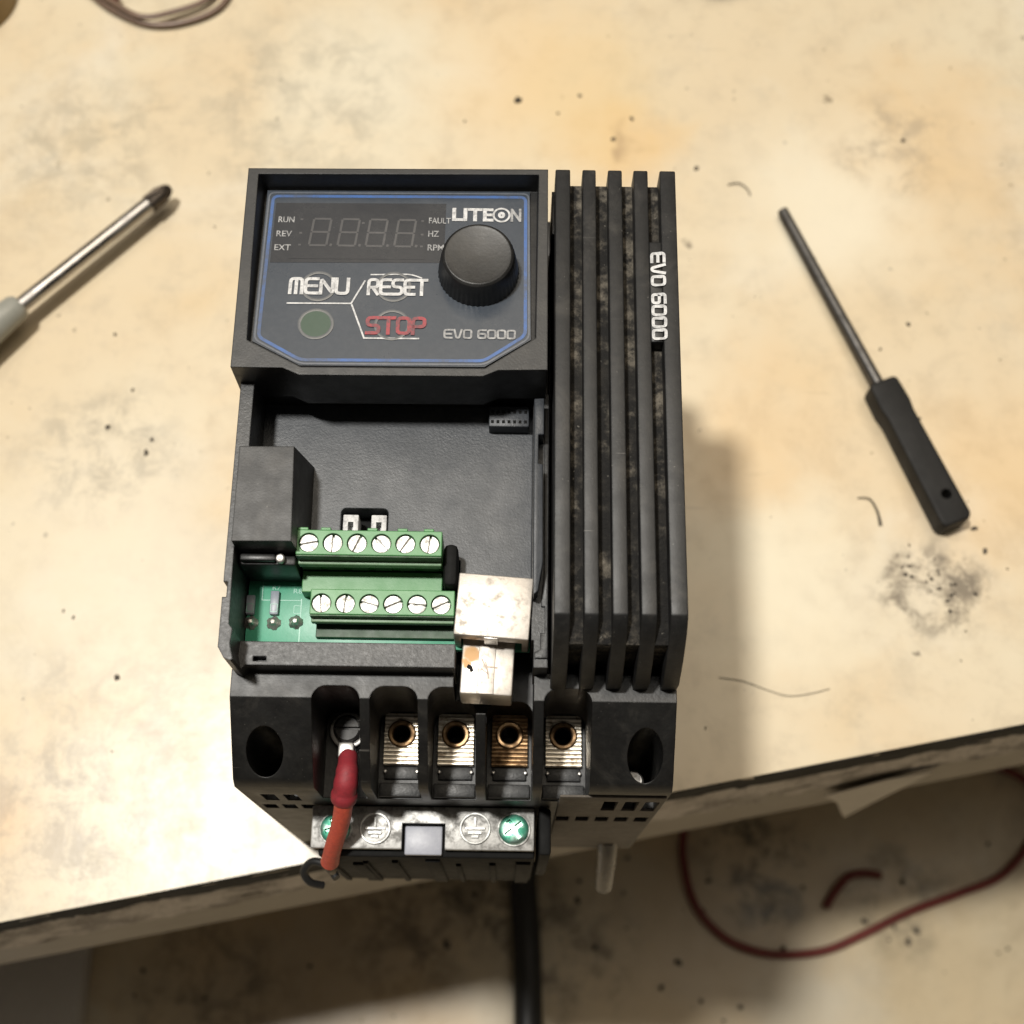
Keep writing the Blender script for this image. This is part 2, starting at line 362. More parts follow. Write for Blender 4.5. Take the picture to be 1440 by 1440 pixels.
def cut(bm, cutters):
    """boolean difference, returns a new bmesh"""
    def tmp(b, nm):
        bmesh.ops.recalc_face_normals(b, faces=b.faces[:])
        me = bpy.data.meshes.new(nm); b.to_mesh(me); b.free()
        o = bpy.data.objects.new(nm, me); C.objects.link(o); return o
    base = tmp(bm, 'tmp_base'); cs = [tmp(c, 'tmp_cut') for c in cutters]
    for c in cs:
        md = base.modifiers.new('b', 'BOOLEAN'); md.operation = 'DIFFERENCE'; md.object = c; md.solver = 'EXACT'
    dg = bpy.context.evaluated_depsgraph_get()
    me = bpy.data.meshes.new_from_object(base.evaluated_get(dg))
    out = new(); out.from_mesh(me)
    for o in [base]+cs:
        d = o.data; bpy.data.objects.remove(o); bpy.data.meshes.remove(d)
    bpy.data.meshes.remove(me)
    return out
def cyl(c, r, z0, z1, n=32, ry=None):
    bm = new(); ry = ry or r
    lo = [bm.verts.new((c[0]+r*math.cos(2*math.pi*k/n), c[1]+ry*math.sin(2*math.pi*k/n), z0)) for k in range(n)]
    hi = [bm.verts.new((v.co.x, v.co.y, z1)) for v in lo]
    for k in range(n): bm.faces.new((lo[k], lo[(k+1) % n], hi[(k+1) % n], hi[k]))
    bm.faces.new(lo); bm.faces.new(hi); return bm
def rrect(x0, x1, y0, y1, r, n=5, corners=(1, 1, 1, 1)):
    pts = []
    for (cx_, cy_, a0), on in zip(((x1-r, y1-r, 0), (x0+r, y1-r, 90), (x0+r, y0+r, 180), (x1-r, y0+r, 270)), corners):
        if not on:
            pts.append((x1 if a0 in (0, 270) else x0, y1 if a0 in (0, 90) else y0)); continue
        for k in range(n+1):
            a = math.radians(a0+90*k/n); pts.append((cx_+r*math.cos(a), cy_+r*math.sin(a)))
    return pts
def xform(bm, mat4):
    bmesh.ops.transform(bm, matrix=mat4, verts=bm.verts[:]); return bm

# ---- flat print: strokes and type, mapped onto a surface by a function (x, y) -> z
def ribbon(bm, pts, w, zf, lift, closed=False):
    P = [Vector((p[0], p[1])) for p in pts]; n = len(P)
    L, R = [], []
    for i, p in enumerate(P):
        a = P[(i-1) % n] if (closed or i > 0) else None; b = P[(i+1) % n] if (closed or i < n-1) else None
        d1 = (p-a).normalized() if a is not None else (b-p).normalized()
        d2 = (b-p).normalized() if b is not None else d1
        t = (d1+d2); t = t.normalized() if t.length > 1e-6 else d1
        nrm = Vector((-t.y, t.x)); k = 1/max(.45, nrm.dot(Vector((-d1.y, d1.x))))
        q = p.copy()
        if not closed and i == 0: q = p-d1*w*.5
        if not closed and i == n-1: q = p+d1*w*.5
        for lst, sgn in ((L, 1), (R, -1)):
            v = q+nrm*w*.5*k*sgn; lst.append(bm.verts.new((v.x, v.y, zf(v.x, v.y)+lift)))
    for i in range(n if closed else n-1):
        j = (i+1) % n; bm.faces.new((L[i], R[i], R[j], L[j]))
def rounded(pts, r, closed=False, n=3):
    P = [Vector((p[0], p[1])) for p in pts]; out = []; m = len(P)
    for i, p in enumerate(P):
        if not closed and i in (0, m-1): out.append(p); continue
        a = P[(i-1) % m]; b = P[(i+1) % m]
        q0 = p+(a-p).normalized()*min(r, (a-p).length*.45); q1 = p+(b-p).normalized()*min(r, (b-p).length*.45)
        for k in range(n+1):
            t = k/n; out.append(q0*(1-t)**2+p*2*t*(1-t)+q1*t*t)
    return out
GLYPH = {
 'E': [[(1, 1), (0, 1), (0, 0), (1, 0)], [(0.06, .5), (.92, .5)]], 'V': [[(0, 1), (.32, 0), (.68, 0), (1, 1)]],
 'O': ['c', [(0, 0), (1, 0), (1, 1), (0, 1)]], '0': ['c', [(0, 0), (1, 0), (1, 1), (0, 1)]],
 '6': [[(1, 1), (0, 1), (0, 0), (1, 0), (1, .54), (.1, .54)]], 'M': [[(0, 0), (0, 1), (1, 1), (1, 0)], [(.5, .94), (.5, 0)]],
 'N': [[(0, 0), (0, 1), (1, 0), (1, 1)]], 'U': [[(0, 1), (0, 0), (1, 0), (1, 1)]],
 'R': [[(0, 0), (0, 1), (1, 1), (1, .46), (.12, .46)], [(.5, .40), (1, 0)]],
 'S': [[(1, 1), (0, 1), (0, .5), (1, .5), (1, 0), (0, 0)]], 'T': [[(0, 1), (1, 1)], [(.5, .93), (.5, 0)]],
 'P': [[(0, 0), (0, 1), (1, 1), (1, .45), (.12, .45)]], ' ': []}
def strokes(word, x0, x1, y0, y1, w, zf, lift=.08, gap=.32, rot=False, space=.5):
    """word in a squarish stroke face fitted into the box; rot: reads downwards"""
    units = sum((space if ch == ' ' else 1) for ch in word)+gap*(len(word)-1)
    bm = new(); pos = 0; extra = 0
    lenx = (y1-y0) if rot else (x1-x0); hei = (x1-x0) if rot else (y1-y0)
    u = lenx/units
    for ch in word:
        if ch == ' ': pos += space+gap; continue
        g = GLYPH[ch]; closed = g and g[0] == 'c'
        for st in (g[1:] if closed else g):
            pts = rounded([((pos+a*1.0)*u, b*hei) for a, b in st], .22*hei, closed)
            pts = [((x0+p[1], y1-p[0]) if rot else (x0+p[0], y0+p[1])) for p in pts]
            ribbon(bm, pts, w, zf, lift+extra, closed); extra += .004
        pos += 1+gap
    return bm
def typed(word, x0, x1, y0, y1, zf, lift=.08, bold=0.0):
    cu = bpy.data.curves.new('type', 'FONT'); cu.body = word; cu.offset = bold; cu.resolution_u = 3
    o = bpy.data.objects.new('type', cu); C.objects.link(o)
    dg = bpy.context.evaluated_depsgraph_get(); dg.update()
    me = bpy.data.meshes.new_from_object(o.evaluated_get(dg))
    bm = new(); bm.from_mesh(me); bpy.data.objects.remove(o); bpy.data.curves.remove(cu); bpy.data.meshes.remove(me)
    bmesh.ops.remove_doubles(bm, verts=bm.verts[:], dist=1e-5)
    a0 = min(v.co.x for v in bm.verts); a1 = max(v.co.x for v in bm.verts)
    b0 = min(v.co.y for v in bm.verts); b1 = max(v.co.y for v in bm.verts)
    for v in bm.verts:
        x = x0+(v.co.x-a0)/(a1-a0)*(x1-x0); y = y0+(v.co.y-b0)/(b1-b0)*(y1-y0)
        v.co = (x, y, zf(x, y)+lift)
    return bm
def sheet(pts, zf, lift):
    bm = new(); bm.faces.new([bm.verts.new((x, y, zf(x, y)+lift)) for x, y in pts]); return bm

# ================================================================== SETTING
def edge_y(x): return 16.1+(x+108.0)*.2056
bench = empty('workbench', (0, edge_y(0), -86), 'cream stone topped workbench, stained and speckled, with a rough grey front edge', 'workbench')
X0, X1, YB = -560, 620, 900
bm = prism([(X0, edge_y(X0)), (X1, edge_y(X1)), (X1, YB), (X0, YB)], -5, 0)
obj('bench_top', bm, 'stone', bench, origin=(0, 0, 0), flat=True)
def rough_strip(z0, z1, out0, out1, amp, n=420, rows=5, back=26, zamp=0):
    """front edge strip along the bench: bumpy face, plain back"""
    bm = new(); grid = []
    nx, ny = math.cos(math.atan(.2056)), math.sin(math.atan(.2056))
    ph = [random.uniform(0, 6.28) for _ in range(12)]
    for j in range(rows+1):
        row = []
        for i in range(n+1):
            x = X0+(X1-X0)*i/n; t = j/rows
            w = sum(math.sin(x*(.05+.047*k)+ph[k]+j*1.7*(k % 3))/(1+k*.35) for k in range(12))*.25
            d = out0+(out1-out0)*t+amp*(w+random.uniform(-.5, .5)*.6)
            zz = z0+(z1-z0)*t+(0 if 0 < j < rows else amp*.4*w)+(zamp*(w+random.uniform(-.25, .25)) if j == rows else 0)
            row.append(bm.verts.new((x+ny*d, edge_y(x)-nx*d, zz)))
        grid.append(row)
    for j in range(rows):
        for i in range(n): bm.faces.new((grid[j][i], grid[j][i+1], grid[j+1][i+1], grid[j+1][i]))
    for j, z in ((0, z0), (rows, z1)):
        b = [bm.verts.new((v.co.x, v.co.y+back, z)) for v in grid[j]]
        for i in range(n): bm.faces.new((grid[j][i], grid[j][i+1], b[i+1], b[i]))
    return bm
obj('edge_trim', rough_strip(-.3, -22, .3, -.2, .5), 'edge', bench, origin=(0, 0, -16), angle=60)
obj('core_layer', rough_strip(-17, -49, -.3, .5, 1.1, rows=8, zamp=6), 'core', bench, origin=(0, 0, -48), angle=70)
obj('apron', rough_strip(-40, -87, .1, .5, .12), 'apron', bench, origin=(0, 0, -86), angle=60)
obj('under_board', prism([(X0, edge_y(X0)+8), (X1, edge_y(X1)+8), (X1, YB-5), (X0, YB-5)], -84, -6), 'board', bench, flat=True)

ZF = -203; FS = (308-ZF)/508
bm = new(); bm.faces.new([bm.verts.new(p) for p in ((-1500, -900, ZF), (1500, -900, ZF), (1500, 1400, ZF), (-1500, 1400, ZF))])
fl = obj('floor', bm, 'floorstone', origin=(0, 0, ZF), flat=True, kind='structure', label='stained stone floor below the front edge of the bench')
obj('grey_board', box(-420, -145.0, -260, 120, ZF, ZF+9, .8), 'board', label='plain grey board lying on the floor below the left end of the bench edge', cat='board')

# torn paper hanging on the edge
bm = prism([(81, -50), (88, -47), (96, -43), (108, -45), (105, -62), (101, -80), (97.5, -99), (93, -84), (88, -66)], 0, .35, 0, 'y')
for v in bm.verts: v.co.y += edge_y(v.co.x)-2.0-max(0, -42-v.co.z)*.045
obj('paper_scrap', bm, 'paper', label='torn paper flap stuck on the rough front edge of the bench', cat='paper', flat=True)

# ================================================================== MOTOR DRIVE
drive = empty('motor_drive', (-9, 84, 0), 'black motor drive with keypad, knob, ribbed side and green screw terminals, its cover removed', 'motor drive')

# ---- lower body with terminal bays, mounting holes and end vents
SX = [-31.6+9.28*k for k in range(5)]; TZ = 70.0
prof = [(33.6, 0), (33.6, 80.6), (34.6, 82.4), (46.4, 90.5), (50.8, 90.5), (50.8, 83.8), (131, 83.8), (131, 0)]
body = prism(prof, -44.6, 26.7, 0, 'x')
cuts = []
for k, x in enumerate(SX):
    w = 7.7
    cuts.append(prism(rrect(x, x+w, 20, 48.4, 2.3, 5, (1, 1, 0, 0)), TZ-1, 110))
    cuts.append(cyl((x+3.85, 44.6), 1.5, 60, 80, 28))
cuts.append(cyl((-39.3, 38.6), 3.0, 40, 120, 36, 3.7)); cuts.append(cyl((22.0, 38.8), 2.9, 40, 120, 36, 4.0))
vents = []
for z, hgt, xs in ((50, 6, (10.0, 13.6, 17.2, 20.8, 24.4)), (67, 11, (17.4, 21.0, 24.4))):
    for x in xs: vents.append((x-1.2, x+1.2, z-hgt/2, z+hgt/2))
for z, hgt, xs in ((58, 5, (-42.2, -38.8, -35.4)), (69, 7, (-40.6, -36.8))):
    for x in xs: vents.append((x-1.2, x+1.2, z-hgt/2, z+hgt/2))
for a, b_, c_, d_ in vents: cuts.append(box(a, b_, 30, 37.5, c_, d_))
cuts.append(box(-9.0, 3.9, 44.5, 60, 80, 100))                      # pocket under the plug
obj('lower_body', cut(body, cuts), 'body', drive)
obj('fan_cover', prism(rrect(-43, 25, 131, 141, 3, 4, (1, 1, 0, 0)), 8, 80, .8), 'body', drive)
obj('mounting_screw', lathe([(.01, 0), (1.7, 0), (1.9, .6), (1.5, 1.6), (.01, 1.8)], (21.2, 36.9, 70), 20), 'steel', drive)
obj('foot_tab', tube([(21.2, 34.5, 9), (21.3, 31.5, 5), (21.2, 28.2, 0), (21.2, 25.8, -5)], lambda t: 2.2-.3*t, 12), 'clear', drive, label='cloudy plastic tab at the lower right')

ep = box(8.6, 26.3, 33.2, 33.62, 2, 77, .15)
obj('end_plate', cut(ep, [box(a, b_, 30, 37.5, c_, d_) for a, b_, c_, d_ in vents if a > 0]), 'endplate', drive)

# ---- terminal plates in bays two to five
for k in range(1, 5):
    xa = SX[k]+.85; xb = SX[k]+7.0; xm = SX[k]+3.85
    pr_ = [(39.2, TZ-.95), (39.2, TZ-.1)]
    y = 39.3
    while y < 47.4:
        pr_ += [(y+.15, TZ+.22), (y+.40, TZ+.22), (y+.55, TZ)]; y += .72
    pr_ += [(48.2, TZ), (48.2, TZ-.95)]
    p = cut(prism(pr_, xa, xb, 0, 'x'), [cyl((xm, 44.6), 1.55, 60, 80, 28)])
    t = obj('terminal_plate', p, 'brown' if k == 3 else 'nickel', drive, label='tarnished brown terminal plate' if k == 3 else None)
    obj('screw_hole', annulus(1.5, 2.4, (xm, 44.6), TZ-.7, TZ+.6, 36), 'brown', t)
    obj('terminal_lip', box(xa+.2, xb-.2, 36.9, 39.1, TZ-.97, TZ-.4, .15), 'ledge', t)
    obj('bay_step', box(SX[k]+.3, SX[k]+7.4, 33.9, 36.2, TZ-.98, TZ+.1, .15), 'ledge', t)
    for sx_ in (xa+.35, xb-.35):
        obj('rivet', lathe([(.35, 0), (.35, .3), (.2, .5), (.01, .52)], (sx_, 38.2, TZ-.5), 12), 'steel', t)

# ---- ground bracket at the end
GZ = 61.0
gb = obj('ground_bracket', cut(box(-34.4, 4.7, 26.1, 33.5, GZ-1.5, GZ, .3), [box(-18.5, -10.9, 24, 30.6, GZ-5, GZ+5)]), 'castgrey', drive)
obj('clip_tab', box(-18.0, -11.4, 25.2, 30.2, GZ-2.6, GZ-.6, .3), 'clip', gb)
obj('clip_recess', box(-18.55, -10.85, 26.0, 30.7, GZ-4, GZ-2.8, 0), 'deep', gb)
for x, y in ((-30.1, 29.4), (1.1, 29.7)):
    sc = lathe([(.01, 0), (2.5, 0), (2.65, .4), (2.5, 1.0), (2.0, 1.3), (.01, 1.4)], (x, y, GZ+.02), 32)
    a = math.radians(38 if x > 0 else 20)
    cs = []
    for da in (0, math.pi/2):
        m4 = Matrix.Translation((x, y, 0)) @ Matrix.Rotation(a+da, 4, 'Z')
        cs.append(xform(box(-1.8, 1.8, -.42, .42, GZ+.5, GZ+4), m4))
    g = obj('ground_screw', cut(sc, cs), 'greenmetal', gb)
    obj('screw_washer', annulus(2.5, 2.95, (x, y), GZ+.01, GZ+.35, 32), 'castgrey', gb)
for x, y in ((-23.2, 29.6), (-5.7, 29.8)):
    e = annulus(2.35, 2.75, (x, y), GZ-.1, GZ+.5, 40)
    for bx in (box(x-.2, x+.2, y+.25, y+1.9, GZ-.1, GZ+.46), box(x-1.75, x+1.75, y-.2, y+.22, GZ-.1, GZ+.48),
               box(x-1.15, x+1.15, y-.95, y-.55, GZ-.1, GZ+.48), box(x-.6, x+.6, y-1.6, y-1.25, GZ-.1, GZ+.48)): join(e, bx)
    obj('ground_symbol', e, 'castsymbol', gb)
cb = box(-33.2, 4.8, 24.9, 33.3, 16, GZ-1.8, .5)
for k, x in enumerate((-32.6, -28.1, -26.0, -20.6, -14.5, -9.3, -3.2, 1.6)): join(cb, box(x, x+(1.1, 2.6, .9)[k % 3], 24.4, 25.0, 17, GZ-4.5-(k*7 % 4)*2.4, .15))
obj('clamp_block', cb, 'deep', drive)
obj('clamp_arm', box(5.5, 7.6, 25.3, 33.3, 24, GZ+1, .5), 'deep', drive)

# ---- middle: cover frame, plate, rails
plugroom = box(-8.7, 3.7, 40, 54.9, 80, 120)
fr = prism([(-44.7, 97.4), (-44.7, 51.6), (-43.7, 49.9), (-42.6, 49.5), (-41.6, 50.5), (5.9, 50.5), (5.9, 97.4)], 84, 102)
cav = prism([(-42.5, 84), (-43.5, 83), (-43.5, 66), (-43.3, 55.2), (-42.6, 54.3), (3.3, 54.3), (3.3, 99), (-42.5, 99)], 80, 110)
lowl = prism([(-42.6, 55.5), (-42.9, 52), (-42.3, 49.8), (-41.8, 48), (3.3, 48), (3.3, 55.5)], 95, 110)
slot = box(-40.5, -38.4, 51.1, 51.9, 93, 98); rightcut = box(3.25, 8, 40, 120, 95.9, 110)
obj('cover_frame', cut(fr, [cav, lowl, slot, rightcut, plugroom, box(-45.5, -44.0, 59.5, 62, 99, 104), box(-45.2, -43.9, 82.8, 83.8, 99, 101)]), 'ledge', drive)
jc = prism(rrect(-28.5, -20.6, 70.5, 78.4, .9, 4), 80, 95)
obj('cover_plate', cut(prism([(-42.5, 69.5), (-8.4, 69.5), (-8.4, 62.1), (3.3, 62.1), (3.3, 97.9), (-42.5, 97.9)], 86, 91), [jc]), 'slate', drive)
obj('jumper_pocket', box(-29.5, -20, 70, 80, 84.2, 85.6), 'deep', drive)
for x in (-26.9, -22.2):
    j = cut(box(x-1.3, x+1.3, 72.5, 77.5, 85.7, 90.3, .2), [box(x-.45, x+.45, 71, 76.2, 88, 93)])
    obj('jumper_socket', j, 'white', drive)
# right rail: raised bar with notch and tapered end, and the lower strip beside the slit
obj('side_rail', prism([(3.35, 94.8), (5.0, 94.9), (5.0, 88.4), (4.1, 88.4), (4.1, 83.3), (4.85, 83.2), (4.95, 66.5), (4.2, 61.8), (3.5, 61.2)], 95.9, 100, .15), 'slate', drive)
obj('rail_strip', prism([(5.1, 94.7), (5.9, 94.7), (5.9, 51.9), (3.8, 51.9), (3.8, 52.9), (4.7, 53.3), (4.7, 56.0), (5.4, 56.0), (5.4, 60.3), (4.8, 60.3), (4.8, 61.5), (5.2, 66)], 94.2, 96.4, .1), 'ledge', drive)
obj('slit_wall', box(5.95, 6.2, 48.5, 128, 70, 90), 'deep', drive)
# option socket with two rows of pin holes
so = box(-4.15, 2.6, 92.3, 96.0, 88, 94, .12)
opt = obj('option_socket', so, 'slate', drive)
ph = new()
for k in range(7):
    for y in (93.15, 94.95): join(ph, box(-3.8+.93*k, -3.32+.93*k, y-.28, y+.28, 94.02, 94.05))
obj('pin_holes', ph, 'deep', opt, kind='stuff')

# ---- relay cover on the left
rp = new()
top = [(-43.6, 68.0), (-34.3, 68.1), (-34.9, 84.0), (-43.6, 83.9)]; bot = [(-43.45, 67.6), (-33.2, 67.6), (-33.4, 85.6), (-43.45, 85.4)]
tv = [rp.verts.new((x, y, 104)) for x, y in top]; bv = [rp.verts.new((x, y, 90.5)) for x, y in bot]
rp.faces.new(tv); rp.faces.new(bv)
for k in range(4): rp.faces.new((tv[k], tv[(k+1) % 4], bv[(k+1) % 4], bv[k]))
bevel(rp, .5, 2)
rc = obj('relay_cover', rp, 'relay', drive)
obj('cover_latch', box(-43.0, -37.3, 66.2, 67.4, 98.6, 99.8, .35), 'satin', rc)
obj('latch_pin', lathe([(.75, 0), (.75, .8), (.5, 1.0), (.01, .9)], (-36.6, 66.7, 98.8), 16), 'steel', rc)
obj('relay_front', box(-43.3, -34.3, 65.9, 67.5, 89.2, 98.5, .3), 'satin', rc)

# ---- circuit board
pb = obj('circuit_board', prism([(-43.2, 54.9), (3.2, 54.9), (3.2, 61.9), (-8.6, 61.9), (-8.6, 69.3), (-43.2, 69.3)], 87.6, 89, .05), 'pcb', drive)
zp = lambda x, y: 89.0
for k, (x, y) in enumerate(((-42.4, 58.9), (-38.7, 58.9), (-35.1, 59.1))):
    obj('solder_joint', lathe([(1.2, -.02), (1.1, .12), (.75, .38), (.5, .85), (.36, 1.25), (.01, 1.35)], (x, y, 89.0), 16, fn=lambda r, kk, i: r*(1+.12*math.sin(kk*2.1+i))), 'steel', pb)
for x in (-42.6, -38.7): obj('resistor', box(x-.7, x+.7, 60.2, 64.2-.8*(x < -41), 89.0, 89.9, .15), 'resistor', pb)
tr = new()
ribbon(tr, [(-43, 55.6), (-34.4, 55.7), (-34.4, 63.0)], .18, zp, .03)
ribbon(tr, [(-40.9, 66), (-40.9, 62.8), (-34.4, 62.8)], .12, zp, .036)
for x in (-42.6, -38.7, -35.0): ribbon(tr, rrect(x-.55, x+.55, 60.6, 61.9, .1, 1), .1, zp, .95 if x < -36 else .04, True)
obj('silkscreen', tr, 'trace', pb, flat=True)
obj('board_label', typed('R8', -35.8, -34.4, 64.0, 64.8, zp, .03), 'trace', pb, flat=True)
obj('board_label', typed('R7', -39.3, -38.0, 64.6, 65.3, zp, .03), 'trace', pb, flat=True)

# ---- two stepped terminal blocks
def term_block(x0, x1, yf, yb, zt, zb, xs, ys, angs, lips, label):
    dep = 1.3
    blk = box(x0, x1, yf, yb, zb, zt, .12, 1)
    b = cut(blk, [cyl((x, ys), 1.62, zt-dep, zt+2, 28) for x in xs])
    t = obj('terminal_block', b, 'green', drive, label=label)
    for x, a in zip(xs, angs):
        sc = lathe([(1.2, 0), (1.48, .1), (1.48, .55), (1.42, .62), (.01, .64)], (x, ys, zt-dep+.3), 28)
        m4 = Matrix.Translation((x, ys, 0)) @ Matrix.Rotation(math.radians(a), 4, 'Z')
        sc = cut(sc, [xform(box(-2, 2, -.2, .2, zt-dep+.35, zt+1), m4)])
        obj('clamp_screw', sc, 'screw', t)
    # front: darker label band, pale lip, entries coloured dark as shaded openings
    obj('label_band', box(x0+.05, x1-.05, yf-.25, yf-.02, lips[0], zt-.15, .05, 1), 'greenlabel', t)
    obj('front_lip', box(x0+.1, x1-.1, yf-.85, yf-.03, lips[1], lips[0]-.05, .12, 1), 'greenlip', t)
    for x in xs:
        obj('wire_entry', box(x-1.35, x+1.35, yf-.34, yf-.05, lips[2], lips[1]-.12, .03, 1), 'greenshade', t)
    return t
XU = [-32.2+3.84*k for k in range(6)]; XL = [-30.3+3.83*k for k in range(6)]
tU = term_block(-34.15, -11.05, 67.25, 71.4, 100, 89.05, XU, 69.25, (12, 88, 66, -46, 58, 84), (97.6, 96.0, 93.0), 'upper green terminal block')
for x in (-33.2, -29.6, -22.2, -17.4, -13.2): obj('block_rib', box(x-.8, x+.8, 71.35, 71.85, 92, 99.9, .1, 1), 'green', tU)
obj('block_step', box(-34.0, -11.2, 63.3, 66.9, 89.05, 92.4, .12, 1), 'green', tU)
tL = term_block(-32.1, -9.0, 58.9, 63.1, 95, 89.05, XL, 60.75, (98, 84, -15, 24, -5, 26), (93.4, 92.1, 90.0), 'lower green terminal block')
obj('entry_shade_strip', box(-31.6, -9.1, 56.4, 58.6, 89.05, 90.0, .1, 1), 'greenshade', tL)  # dark strip added as painted shade of the wire entry face
obj('end_capacitor', box(-10.9, -8.6, 63.4, 70.5, 89.1, 97, .9), 'deep', drive, label='black block beside the upper terminals')

# ---- metal socket beside the terminals
m4 = Matrix.Translation((-2.7, 60.1, 0)) @ Matrix.Rotation(math.radians(-4), 4, 'Z')
us = cut(box(-5.95, 5.95, -5.1, 5.1, 89.05, 97, .25), [box(-4.9, 4.9, -8, -3.6, 88, 94.6)])
usb = obj('usb_socket', xform(us, m4), 'usb', drive)
obj('socket_seam', xform(box(-1.1, 1.1, -5.28, -5.05, 93, 96.7, .05), m4), 'steel', usb)
obj('board_connector', box(4.0, 5.2, 54.6, 60.2, 88.2, 93.2, .2), 'satin', drive)

# ---- ribbed right side
hs = obj('ribbed_cover', prism([(132.6, 88), (132.6, 104.6), (54.6, 104.6), (52.4, 103.6), (52.3, 88)], 6.5, 26.6, .1, 'x'), 'dust', drive)
FX = [(6.45, 8.95), (11.0, 13.25), (15.3, 17.65), (19.6, 22.0), (24.0, 26.65)]
fprof = [(133.6, 84), (133.6, 108), (56.0, 108)]
for k in range(1, 8):
    a = math.radians(90*k/8); fprof.append((49.2+6.8*(1-(k/8)**1.6), 108-1.2*(k/8)-9.8*(k/8)**2.6))
fprof += [(48.3, 94.5), (48.3, 84)]
for a, b in FX:
    obj('rib', prism(fprof, a, b, .22, 'x'), 'fin', hs)
obj('name_plate', box(22.02, 24.0, 101.6, 119.9, 104.4, 107.75, .08), 'fin', hs)
obj('lettering', strokes('EVO 6000', 22.35, 24.35, 102.0, 117.6, .50, lambda x, y: 107.75 if x < 23.9 else 108, .27, .40, True, .35), 'white', hs, flat=True)
obj('slit_filler', box(6.0, 6.5, 124, 132.4, 90, 103, .05), 'black', hs)

# ---- keypad
def pz(x, y): return 107.3-(y-96.5)*3.3/34.5
kp = [(-45.3, 132.9), (5.2, 133.5), (5.3, 96.2), (-2.6, 96.0), (-5.0, 94.9), (-34.3, 94.7), (-37.0, 95.9), (-45.3, 95.9)]
rec = [(-43.95, 132.05), (3.8, 132.7), (3.6, 101.6), (-4.6, 95.9), (-34.6, 95.7), (-43.7, 100.5)]
rc_ = new()
hi = [rc_.verts.new((x, y, 112)) for x, y in rec]
lo = [rc_.verts.new((-8.0+(x+8.0)*.975, 114+(y-114)*.972, pz(x, y)-.6)) for x, y in rec]
rc_.faces.new(hi); rc_.faces.new(lo)
for k in range(6): rc_.faces.new((hi[k], hi[(k+1) % 6], lo[(k+1) % 6], lo[k]))
kf = obj('keypad_frame', cut(prism(kp, 97, 108), [rc_]), 'black', drive)
obj('keypad_body', box(-44.6, 5.0, 97.0, 132.6, 84, 96.9), 'satin', drive)
obj('latch_hole', box(-21.6, -17.4, 96.8, 97.1, 92.0, 95.0), 'deep', drive)
pan = [(-42.6, 131.2), (2.2, 131.7), (2.6, 102.1), (-4.8, 96.9), (-34.4, 96.7), (-42.4, 101.1)]
pb_ = new()
hi = [pb_.verts.new((x, y, pz(x, y))) for x, y in pan]; lo = [pb_.verts.new((x, y, pz(x, y)-.5)) for x, y in pan]
pb_.faces.new(hi); pb_.faces.new(lo)
for k in range(6): pb_.faces.new((hi[k], hi[(k+1) % 6], lo[(k+1) % 6], lo[k]))
kpn = obj('keypad_panel', pb_, 'panel', drive, flat=True)
def ring(bm, outer, w, lift):
    ribbon(bm, rounded(outer, 1.0, True, 4), w, pz, lift, True)
b = new(); ring(b, [(-41.5, 130.0), (1.5, 130.5), (1.7, 102.9), (-4.9, 98.0), (-34.4, 97.7), (-41.5, 101.9)], .55, .05)
obj('blue_border', b, 'blue', kpn, flat=True)
b = new(); ring(b, [(-42.2, 130.7), (2.0, 131.2), (2.3, 102.3), (-4.8, 97.3), (-34.4, 97.0), (-42.1, 101.4)], .30, .06)
obj('film_edge', b, 'cleared', kpn, flat=True)
obj('display_window', sheet([(-40.9, 128.6), (-12.0, 128.9), (-12.0, 116.8), (-40.9, 116.4)], pz, .05), 'display', kpn, flat=True)
obj('display_glass', sheet([(-37.9, 128.1), (-15.2, 128.3), (-15.2, 117.4), (-37.9, 117.2)], pz, .09), 'display', kpn, flat=True)
# unlit seven segment figures
for k, xo in enumerate((-34.7, -29.9, -25.2, -20.4)):
    b = new(); w, h_ = 2.9, 5.4; sl = .10
    f = lambda px, py: (xo+px+sl*py, 119.95+py)
    for (a, c) in (((.25, 0), (w-.25, 0)), ((.25, h_/2), (w-.25, h_/2)), ((.25, h_), (w-.25, h_)), ((0, .3), (0, h_/2-.3)), ((0, h_/2+.3), (0, h_-.3)), ((w, .3), (w, h_/2-.3)), ((w, h_/2+.3), (w, h_-.3))):
        ribbon(b, [f(*a), f(*c)], .38, pz, .12)
    ribbon(b, [f(w+.75, .05), f(w+.76, .15)], .42, pz, .12)
    obj('digit', b, 'segment', kpn, flat=True)
b = new()
for y in (120.0, 122.4, 125.2):
    ribbon(b, [(-36.3, y), (-36.2, y)], .35, pz, .12); ribbon(b, [(-15.9, y), (-15.8, y)], .35, pz, .12)
ribbon(b, [(-25.9, 124.6), (-25.8, 124.6)], .35, pz, .12)
obj('indicator_dots', b, 'segment', kpn, flat=True)
for wd, x0, x1, y0, y1 in (('RUN', -40.2, -37.5, 124.5, 125.7), ('REV', -40.3, -37.7, 121.6, 122.8), ('EXT', -40.4, -37.7, 118.8, 120.0),
                           ('FAULT', -14.8, -11.1, 124.7, 125.9), ('HZ', -14.8, -13.0, 122.0, 123.2), ('RPM', -14.8, -12.1, 119.2, 120.4)):
    obj('lettering', typed(wd, x0, x1, y0, y1, pz, .14, .012), 'greyprint', kpn, flat=True)
obj('logo_lettering', typed('LITE', -10.9, -3.9, 125.3, 128.0, pz, .14, .035), 'white', kpn, flat=True)
b = new(); circ = [(-2.55+1.35*math.cos(t*math.pi/12), 126.65+1.35*math.sin(t*math.pi/12)) for t in range(24)]
ribbon(b, circ, .34, pz, .14, True)
ribbon(b, [(-2.55+.36*math.cos(t*math.pi/6), 126.65+.42*math.sin(t*math.pi/6)) for t in range(12)], .5, pz, .145, True)
